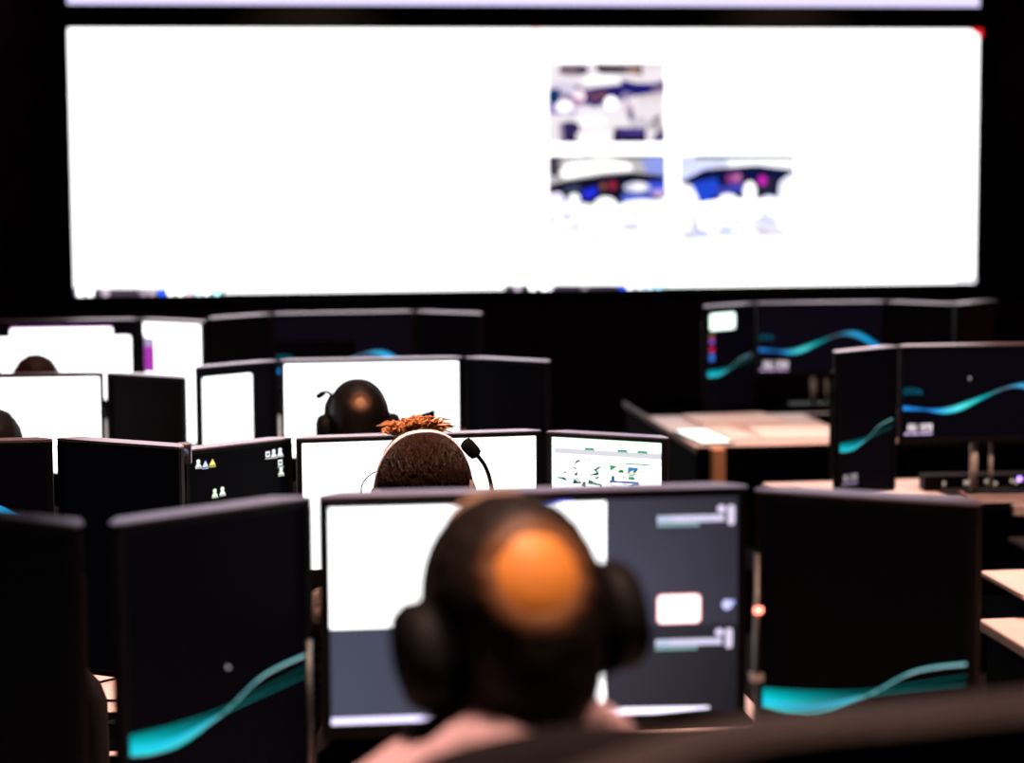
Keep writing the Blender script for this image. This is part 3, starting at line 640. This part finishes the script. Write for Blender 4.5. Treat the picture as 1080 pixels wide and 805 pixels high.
# ------------------------------------------------------------------ chairs
def chair(label, x, y, rz, top, w=.46, floor=0.0, mat='fabric', lean=8):
    t = thing('office_chair', label, 'chair', (x, y, floor), (0, 0, rz))
    seat = .45
    obj('seat', B(-.24, .24, -.22, .26, seat-.06, seat, bev=.03, seg=3), M[mat], t, smooth=True)
    h = top-seat-.12
    bm = bmesh.new(); n, m = 14, 12
    grid = []
    for side in (0, 1):
        g = []
        for j in range(m+1):
            v = j/m; row = []
            ww_ = w/2*(1-.0*v)*math.sqrt(max(0, 1-max(0, (v-.72)/.28)**2*.62)) * (1-.18*max(0, (.25-v)/.25))
            for i in range(n+1):
                a = (i/n)*2-1
                xx = a*ww_; zz = seat+.12+h*(v - .06*max(0, v-.7)/.3*a*a)
                yy = -.24 - (zz-seat)*math.tan(R(lean)) + .05*a*a - (.028 if side else -.028)*math.sqrt(max(0, 1-a**4))*math.sqrt(max(0, 1-(2*v-1)**6))
                row.append(bm.verts.new((xx, yy, zz)))
            g.append(row)
        grid.append(g)
        for j in range(m):
            for i in range(n): bm.faces.new((g[j][i], g[j][i+1], g[j+1][i+1], g[j+1][i]))
    a, b = grid
    for j in range(m):
        bm.faces.new((a[j][0], a[j+1][0], b[j+1][0], b[j][0])); bm.faces.new((a[j][n], a[j+1][n], b[j+1][n], b[j][n]))
    for i in range(n):
        bm.faces.new((a[0][i], a[0][i+1], b[0][i+1], b[0][i])); bm.faces.new((a[m][i], a[m][i+1], b[m][i+1], b[m][i]))
    obj('backrest', bm, M[mat], t, smooth=True)
    obj('back_support', T([(0,-.05,seat-.08),(0,-.28,seat-.06),(0,-.33,seat+.25)], .02, 8), M['black'], t)
    for s in (-1, 1):
        ar = obj('armrest', T([(s*.24,.0,seat-.05),(s*.29,.0,seat-.03),(s*.29,.0,seat+.19)], .014, 8), M['black'], t)
        obj('arm_pad', B(s*.29-.035, s*.29+.035, -.12, .14, seat+.19, seat+.215, bev=.01), M['black'], ar)
    obj('gas_column', T([(0,0,.09),(0,0,seat-.06)], .025, 12), M['steel'], t)
    for k in range(5):
        c, s = math.cos(k*2*math.pi/5+.3), math.sin(k*2*math.pi/5+.3)
        lg = obj('base_leg', T([(0,0,.10),(c*.29,s*.29,.075)], [.025,.016], 8), M['black'], t)
        obj('caster', lathe(bmesh.new(), [(.03,-.018),(.03,.018)], 14, Matrix.Translation((c*.29,s*.29,.03)) @ Matrix.Rotation(k*2*math.pi/5+.3, 4, 'Z') @ Matrix.Rotation(R(90), 4, 'X')), M['black'], lg)
    return t

# ------------------------------------------------------------------ people
def head_shapes(bm, Mt):
    """cranium, face, jaw, nose, ears, lips; local: faces +y, origin between the ears"""
    q = Mt.to_3x3()
    def e(c, r, rot=None): ell(bm, Mt @ Vector(c), r, q if rot is None else q @ rot, 24, 16)
    e((0,-.012,.030), (.0765,.098,.088)); e((0,.030,-.022), (.064,.068,.086)); e((0,.045,-.078), (.044,.044,.034))
    e((0,-.045,-.03), (.062,.058,.065))
    caps(bm, Mt @ Vector((0,.093,.012)), Mt @ Vector((0,.112,-.030)), .008, .013); e((0,.095,-.058), (.024,.010,.009)); e((0,.088,.030), (.045,.012,.010))
    for s in (-1, 1): e((s*.078,-.006,-.008), (.010,.022,.033), Matrix.Rotation(R(-12*s), 3, 'Z'))

def hair_mesh(bald=None, low=-.055, front=.052, nz=.004, thick=.010, tall=0.0):
    bm = bmesh.new(); nu, nv = 56, 40; vs = []
    dl = bm.verts.layers.float_color.new('hair_cover')
    for j in range(nv+1):
        th = math.pi*j/nv; row = []; hl = 1.0
        for i in range(nu):
            ph = 2*math.pi*i/nu
            d = Vector((math.sin(th)*math.cos(ph), math.sin(th)*math.sin(ph), math.cos(th)))
            p = Vector((d.x*.0775, d.y*.099, d.z*.089))+Vector((0,-.012,.030))
            if d.z < 0:
                hl = max(1e-6, math.hypot(d.x, d.y)); q2 = (1-.28*d.z*d.z)*(1 if d.z > -.95 else .55)
                p = Vector((d.x/hl*.0775*q2*(1-.24*d.z*d.z), d.y/hl*.099*q2, d.z*.145))+Vector((0,-.012,.030))
            edge = lambda x, wd: max(0, min(1, x/wd))
            k = edge(p.z-low-.03*(p.y > -.03)-.055*max(0, p.y)/.05, .02)*edge(front+.05*max(0, (p.z-.06)/.06)-p.y, .02)
            if bald is not None:
                dist = (p-Vector(bald[0])).length; k *= edge(dist-bald[1], bald[2])
            b0 = .010+.012*max(0, -d.z); off = -b0+k*(b0+thick) + (nz*mnoise.noise(p*60)+nz*.6*mnoise.noise(p*150))*k + tall*k*max(0, d.z)**2
            od = d if d.z > 0 else Vector((d.x, d.y, 0)).normalized() if hl > 1e-4 else d; nvx = bm.verts.new(p+od*off); dd = 1.0
            if bald is not None: dd = max(0, min(1, ((p-Vector(bald[0])).length-bald[1]*1.1)/(bald[2]*1.7)))
            nvx[dl] = (dd, dd, dd, 1); row.append(nvx)
        vs.append(row)
    for j in range(nv):
        for i in range(nu):
            f = (vs[j][i], vs[j][(i+1) % nu], vs[j+1][(i+1) % nu], vs[j+1][i]); bm.faces.new(f)
    bmesh.ops.remove_doubles(bm, verts=bm.verts[:], dist=1e-5)
    return bm

def person(label, head, floor, lean, hip, hrot, cloth, hairfn, hairmat, skin='skin', voxel=.009, yaw=0.0, collar=True, clothname='shirt', reach=.46):
    """seated figure facing +y; head = centre between the ears (world)"""
    head = Vector(head); sc = 1.0
    hz = head.z-floor
    t_len = .545
    H = Vector((0, 0, hip))
    dirv = Vector((0, math.sin(lean), math.cos(lean)))
    N = H + dirv*t_len
    root_y = head.y-N.y-.03; root = Vector((head.x, root_y, floor))
    hd = head-root
    Mt = Matrix.Translation(hd) @ Matrix.Rotation(hrot[2], 4, 'Z') @ Matrix.Rotation(hrot[0], 4, 'X') @ Matrix.Rotation(hrot[1], 4, 'Y')
    rt = Matrix.Rotation(-lean, 3, 'X')
    sh = {s: N - dirv*.055 + Vector((s*.175, 0, 0)) for s in (-1, 1)}
    elb = {s: sh[s] + Vector((s*.05, .12+.1*math.sin(lean), -.25)) for s in (-1, 1)}
    wri = {s: Vector((s*.16, elb[s].y+.22, max(.80, elb[s].z+.0) if elb[s].z < .8 else .80)) for s in (-1, 1)}
    def torso(bm, g):
        ell(bm, H+Vector((0,0,.02)), (.175+g,.125+g,.12+g)); ell(bm, H+dirv*.20, (.150+g,.108+g,.16+g), rt); ell(bm, H+dirv*.39, (.170+g,.112+g,.17+g), rt)
        caps(bm, sh[-1]+Vector((.02,0,0)), sh[1]-Vector((.02,0,0)), .058+g, .058+g)
        for s in (-1, 1): caps(bm, sh[s]+Vector((-s*.02,0,0)), N+Vector((s*.045,0,.035)), .05+g, .038+g)
    def arms(bm, g, hand):
        for s in (-1, 1):
            caps(bm, sh[s], elb[s], .052+g, .042+g); caps(bm, elb[s], wri[s], .042+g, .028+g)
            if hand:
                w_ = wri[s]; d = Vector((-s*.10, 1, 0)).normalized(); sd = Vector((d.y, -d.x, 0))
                ell(bm, w_+d*.05+Vector((0,0,.0)), (.040,.050,.016), Matrix.Rotation(math.atan2(-d.x, d.y), 3, 'Z'))
                for k, (o_, L) in enumerate(((-.033,.062),(-.011,.074),(.011,.070),(.033,.054))):
                    a = w_+d*.085+sd*o_*s; b = a+d*L*.55+Vector((0,0,.012)); c = b+d*L*.5+Vector((0,0,-.022))
                    caps(bm, a, b, .0095, .0088, 8); caps(bm, b, c, .0088, .0075, 8)
                a = w_+d*.03-sd*.036*s; b = a+d*.03-sd*.028*s; caps(bm, a, b, .011, .010, 8); caps(bm, b, b+d*.028, .010, .008, 8)
    def legs(bm, g, foot):
        for s in (-1, 1):
            hp = H+Vector((s*.09,.02,0)); kn = Vector((s*.13,.44,hip+.02)); an = Vector((s*.12,.40,.09))
            caps(bm, hp, kn, .078+g, .055+g); caps(bm, kn, an, .055+g, .038+g)
            if foot: caps(bm, an, an+Vector((0,.14,-.045)), .036, .030)
    bm = bmesh.new(); head_shapes(bm, Mt)
    caps(bm, Mt @ Vector((0,-.018,-.06)), N+Vector((0,-.005,-.01)), .056, .062)
    torso(bm, 0); arms(bm, 0, True); legs(bm, 0, True)
    p = thing('person', label, 'person', root)
    obj_me('body', fuse(bm, voxel, 4), M[skin], p, smooth=True)
    bm = bmesh.new(); torso(bm, .013); arms(bm, .012, False)
    if collar:
        cn = N+Vector((0,0,.035)); ct = (Mt @ Vector((0,-.018,-.085)))
        lathe(bm, [(.080,-.03),(.077,.0),(.075,.058),(.071,.066)], 20, Matrix.Translation(cn) @ (ct-cn).to_track_quat('Z','Y').to_matrix().to_4x4())
    obj_me(clothname, fuse(bm, .010, 3), M[cloth], p, smooth=True)
    bm = bmesh.new(); ell(bm, H+Vector((0,0,.0)), (.195,.145,.13)); legs(bm, .016, False)
    obj_me('trousers', fuse(bm, .014, 3), M['trousers'], p, smooth=True)
    for s in (-1, 1):
        a = Vector((s*.12,.40,.05)); bm = bmesh.new(); caps(bm, a, a+Vector((0,.17,-.012)), .049, .037); box(bm, a.x-.045, a.x+.045, a.y-.05, a.y+.21, .0, .02, bev=.008)
        obj_me('shoe', fuse(bm, .01, 3), M['shoe'], p, smooth=True)
        e = obj('eye', ell(bmesh.new(), Mt @ Vector((s*.031,.086,.008)), (.012,)*3), M['eye'], p, smooth=True)
        obj('iris', ell(bmesh.new(), Mt @ Vector((s*.031,.0955,.008)), (.0055,.004,.0055), Mt.to_3x3()), M['iris'], e, smooth=True)
    bm = hairfn(); bmesh.ops.transform(bm, matrix=Mt, verts=bm.verts[:])
    hr = obj('hair', bm, M[hairmat], p, smooth=True)
    return p, root, Mt, hr

def headset(label, root, Mt, rot, cup_r=.048, cup_t=.045, band_mat='black', band_r=.006, band_w=.012, tilt=0.0, mic=None, cupmat='black', cables=None, band_h=.128, pad=None, halfw=.088):
    t = thing('headset', label, 'headset', root + Mt.to_translation(), rot)
    rx = Matrix.Rotation(tilt, 4, 'X')
    pts = []
    for k in range(25):
        a = math.pi*k/24; ex = .86
        pts.append(rx @ Vector((-math.copysign(abs(math.cos(a))**ex, math.cos(a))*(halfw+.012), -.005, -.01+math.sin(a)**.9*band_h)))
    bm = bmesh.new(); rows = []
    for i, p in enumerate(pts):
        tg = (pts[min(24, i+1)]-pts[max(0, i-1)]).normalized(); yv = rx.to_3x3() @ Vector((0, 1, 0)); nrm = tg.cross(yv)
        rows.append([bm.verts.new(p+yv*band_w*a+nrm*band_r*b) for a, b in ((-1,-.6),(-.6,-1),(.6,-1),(1,-.6),(1,.6),(.6,1),(-.6,1),(-1,.6))])
    for a, b in zip(rows, rows[1:]):
        for k in range(8): bm.faces.new((a[k], a[(k+1) % 8], b[(k+1) % 8], b[k]))
    bm.faces.new(rows[0]); bm.faces.new(rows[-1])
    hb = obj('headband', bm, M[band_mat], t, smooth=True)
    if pad:
        bm = bmesh.new(); tube(bm, [p*1.012+Vector((0,.0,.004)) for p in pts[8:17]], [.003,.005,.007,.009,.010,.009,.007,.005,.003], 10); obj('band_padding', bm, M[pad], hb, smooth=True)
    for s in (-1, 1):
        mt = Matrix.Translation((s*(halfw-.010), -.002, -.016)) @ Matrix.Rotation(R(90*s), 4, 'Y')
        cu = obj('ear_cup', lathe(bmesh.new(), [(cup_r*.92, cup_t*.35),(cup_r, cup_t*.45),(cup_r, cup_t*.8),(cup_r*.85, cup_t*1.02),(cup_r*.5, cup_t*1.12),(cup_r*.1, cup_t*1.14)], 28, mt), M[cupmat], t, smooth=True)
        obj('ear_pad', lathe(bmesh.new(), [(cup_r*.6, 0),(cup_r*.95, .002),(cup_r*1.06, cup_t*.2),(cup_r*.98, cup_t*.42),(cup_r*.6, cup_t*.44)], 28, mt), M['matte'], cu, smooth=True)
    if mic:
        side, mp, rad, tip = mic
        mb = obj('microphone_boom', T(spline(mp, 8), rad, 8), M['black'], t, smooth=True)
        a, b = Vector(mp[-2]), Vector(mp[-1]); d = (b-a).normalized()
        obj('microphone_tip', lathe(bmesh.new(), [(tip*.5,-tip*1.6),(tip,-tip*1.1),(tip,tip*1.1),(tip*.5,tip*1.6)], 14, Matrix.Translation(b) @ d.to_track_quat('Z','Y').to_matrix().to_4x4()), M['foam'], mb, smooth=True)
    if cables:
        for cpts in cables: obj('cable', T(spline(cpts, 8), .0015, 6), M['black'], t, smooth=True)
    return t
def hrot_euler(h): return (Matrix.Rotation(h[2], 3, 'Z') @ Matrix.Rotation(h[0], 3, 'X') @ Matrix.Rotation(h[1], 3, 'Y')).to_euler()

# -- the nearest operator
h1 = (R(-4), R(-8), R(9))
p, root, Mt, hr = person('bald crowned person seen from behind in the foreground, wearing a big black headset', (.292, 2.10, ZC-.452), .21, R(4), .525, h1, 'shirt_pink',
    lambda: hair_mesh(((.0,-.100,.056), .027, .018), low=-.108, thick=.0025, nz=.003), 'hair_thin', voxel=.0065)
headset('bulky black over-ear headset on the bald crowned head in the foreground', root, Mt, hrot_euler(h1), .053, .050, tilt=R(-16), pad='tan', band_h=.121, halfw=.075,
        mic=('L', [(-.09,.02,-.04),(-.10,.06,-.07),(-.07,.11,-.085)], .004, .008))
chair('dark high-backed chair right behind the bald crowned person', 0.330, 2.04, R(-4), 1.221, .45, .21, 'fabric', 8)
# -- second row
h2_ = (R(-14), R(-3), R(2))
p, root, Mt, hr = person('person with tousled brown hair and white headset, second row', (.398, 4.10, ZC-.652), 0, R(8), .53, h2_, 'plaid',
    lambda: hair_mesh(None, low=-.075, thick=.003, nz=.004, tall=.003), 'hair_brown', skin='skin2')
bm = bmesh.new(); random.seed(12)
for k in range(700):          # combed strands over the back of the head
    a = random.uniform(3.3, 6.1) if random.random() < .8 else random.uniform(0, 6.28); th = random.uniform(.15, 1.55)
    pts = []
    for j in range(5):
        t2 = th+j*.11; a2 = a+j*random.uniform(-.04, .04); rr = 1.0+.02*math.sin(j*.8)+(.03 if j == 4 else 0)
        pts.append(Vector((math.sin(t2)*math.cos(a2)*.0820*rr, math.sin(t2)*math.sin(a2)*.1035*rr-.012, math.cos(t2)*.0935*rr+.030)))
    tube(bm, pts, [.0013,.0018,.0018,.0014,.0004], 4)
bmesh.ops.transform(bm, matrix=Mt, verts=bm.verts[:]); o = obj('hair_strands', bm, M['hair_brown'], p); o['kind'] = 'stuff'
bm = bmesh.new(); random.seed(11)
for k in range(420):          # tousled tuft on the crown, warm lamplight put into its colour
    a = random.uniform(0, 6.28); rr = .042*math.sqrt(random.random())
    b = Vector((math.cos(a)*rr*.85-.002, math.sin(a)*rr*.9+.030, .128-.10*rr)); L = random.uniform(.018, .042)
    d = Vector((random.uniform(-1,1)+(b.x+.01)*16, random.uniform(-.9,.6), random.uniform(.25,.9))).normalized(); e = Vector((random.uniform(-1,1), random.uniform(-1,.5), -.6))
    pts = [b, b+d*L*.5, b+d*L*.85+e*L*.2, b+d*L+e*L*.55]
    tube(bm, pts, [.0030,.0030,.0022,.0006], 5)
bmesh.ops.transform(bm, matrix=Mt, verts=bm.verts[:]); o = obj('hair_tuft', bm, M['hair_tuft'], p); o['kind'] = 'stuff'
headset('slim white-banded headset on the tousled brown hair, second row', root, Mt, hrot_euler(h2_), 
    .046, .024, 'white', .0030, .006, tilt=R(26), band_h=.140, cupmat='plaid', halfw=.079,
        cables=[[(-.078,-.02,.055),(-.10,-.035,.045),(-.116,-.035,.022),(-.112,-.035,-.03)], [(.084,-.02,.0),(.10,-.035,-.010),(.113,-.035,-.025),(.108,-.035,-.06)]])
chair('black office chair of the person with the white headset', .398, 3.98, 0, 1.0, .44, 0)
# -- third row
h3 = (R(-6), 0, 0)
p, root, Mt, hr = person('small dark round-headed person before the white monitor, third row', (.428, 6.25, ZC-.782), 0, R(30), .46, h3, 'jacket',
    lambda: hair_mesh(((.0,-.098,.06), .006, .016), low=-.07, thick=.002, nz=.002), 'hair_thin', skin='skin2', voxel=.010, clothname='jacket')
headset('dark headset with raised microphone on the small round head', root, Mt, hrot_euler(h3), .045, .050, tilt=R(-10), halfw=.072, band_h=.130,
        mic=('L', [(-.090,0,.0),(-.088,.015,.05),(-.074,.015,.082),(-.088,.015,.090),(-.102,.012,.082)], .005, .009))
chair('black office chair below the small round head', .428, 5.97, 0, .92, .44, 0)
h5 = (R(-4), 0, 0)
p, root, Mt, hr = person('dark figure cut off by the left picture edge, before the large white monitor', (-.56, 6.20, ZC-.836), 0, R(36), .44, h5, 'jacket',
    lambda: hair_mesh(None, low=-.07, thick=.006), 'hair_dark', skin='skin2', voxel=.011, clothname='jacket')
chair('black office chair at the left picture edge before the large white monitor', -.56, 5.86, 0, .90, .44, 0)
# -- fourth row
h4 = (R(-10), 0, R(4))
p, root, Mt, hr = person('half hidden brown-haired person before stepped white windows, far left', (-.561, 7.90, ZC-.85), 0, R(36), .43, h4, 'jacket',
    lambda: hair_mesh(None, low=-.07, thick=.006), 'hair_brown', skin='skin2', voxel=.011, clothname='jacket')
headset('dark headset with side microphone on the half hidden head, far left', root, Mt, hrot_euler(h4), .030, .02, tilt=R(15), halfw=.078, band_h=.126, band_r=.002, band_w=.006,
        mic=('L', [(-.09,0,0),(-.10,.03,.03),(-.125,.03,.075),(-.14,.03,.085)], .003, .014))
chair('black office chair of the half hidden person at far left', -.561, 7.56, 0, .90, .44, 0)
# -- empty chairs
chair('empty rounded black chair glimpsed beside the nearest left monitor', -.40, 4.15, R(0), 1.05, .46, 0)
chair('empty low black chair before the desk with keyboard, right edge', 2.75, 6.45, R(0), .86, .46, 0)

# ------------------------------------------------------------------ curved ledge in the foreground, lower right
t = thing('curved_rail', 'blurred curved brown rail across the lower right foreground', 'rail', (0, 0, .21))
cp = spline([(-.10,1.36,-.10),(.12,1.44,-.045),(.28,1.50,-.012),(.38,1.54,.0),(.51,1.555,.004),(.64,1.55,.012),(.82,1.475,.032),(1.05,1.32,.055)], 6)
zt = ZC-.414-.21
bm = bmesh.new(); prof = [(-.028,-.034),(-.030,-.010),(-.022,.0),(.022,.0),(.030,-.010),(.028,-.034)]
rows = []
for i, c in enumerate(cp):
    tg = (cp[min(len(cp)-1, i+1)]-cp[max(0, i-1)]); tg.z = 0; tg.normalize(); nn = Vector((-tg.y, tg.x, 0))
    rows.append([bm.verts.new(Vector((c.x, c.y, zt+c.z))+nn*a+Vector((0,0,b))) for a, b in prof])
for a, b in zip(rows, rows[1:]):
    for k in range(6): bm.faces.new((a[k], a[(k+1) % 6], b[(k+1) % 6], b[k]))
bm.faces.new(rows[0]); bm.faces.new(rows[-1])
obj('top_rail', bm, M['leather'], t, smooth=False)
bm = bmesh.new(); lo = []; hi = []
for c in cp: lo.append(bm.verts.new((c.x, c.y, 0))); hi.append(bm.verts.new((c.x, c.y, zt+c.z-.02)))
for i in range(len(cp)-1): bm.faces.new((lo[i], lo[i+1], hi[i+1], hi[i]))
bmesh.ops.solidify(bm, geom=bm.faces[:], thickness=.03)
obj('panel', bm, M['matte'], t)

# ------------------------------------------------------------------ ceiling downlights
def downlight(x, y, w, size=.16, spread=70, col=(1.0, .62, .46), label='round warm ceiling downlight out of view'):
    t = thing('ceiling_downlight', label, 'ceiling light', (x, y, ZT), group='ceiling downlights')
    obj('trim_ring', lathe(bmesh.new(), [(.085, 0), (.12, 0), (.12, -.012), (.085, -.02)], 28), M['black'], t, smooth=True)
    obj('lamp_disc', lathe(bmesh.new(), [(.082, -.004), (.082, -.008)], 24), M['lamp'], t)
    d = bpy.data.lights.new('downlight', 'AREA'); d.shape = 'DISK'; d.size = size; d.energy = w; d.color = col; d.spread = R(spread)
    l = bpy.data.objects.new('downlight_beam', d); C.objects.link(l); l.parent = t; l.location = (0, 0, -.025)
for (x, y, k) in ((.30, 1.72, 2.6), (.42, 3.95, 3.6), (-.30, 4.75, 3.5), (.45, 5.6, 2.4), (-.6, 7.4, 1.2), (.5, 8.2, 1.6), (2.3, 4.7, 4.2), (2.5, 5.75, 6.0), (2.2, 7.8, 6.0), (.6, 11.6, 4.0), (3.1, 11.6, 4.0)):  # last two are added wall washers, lifting the black front wall
    downlight(x, y, LAMP_W*k)
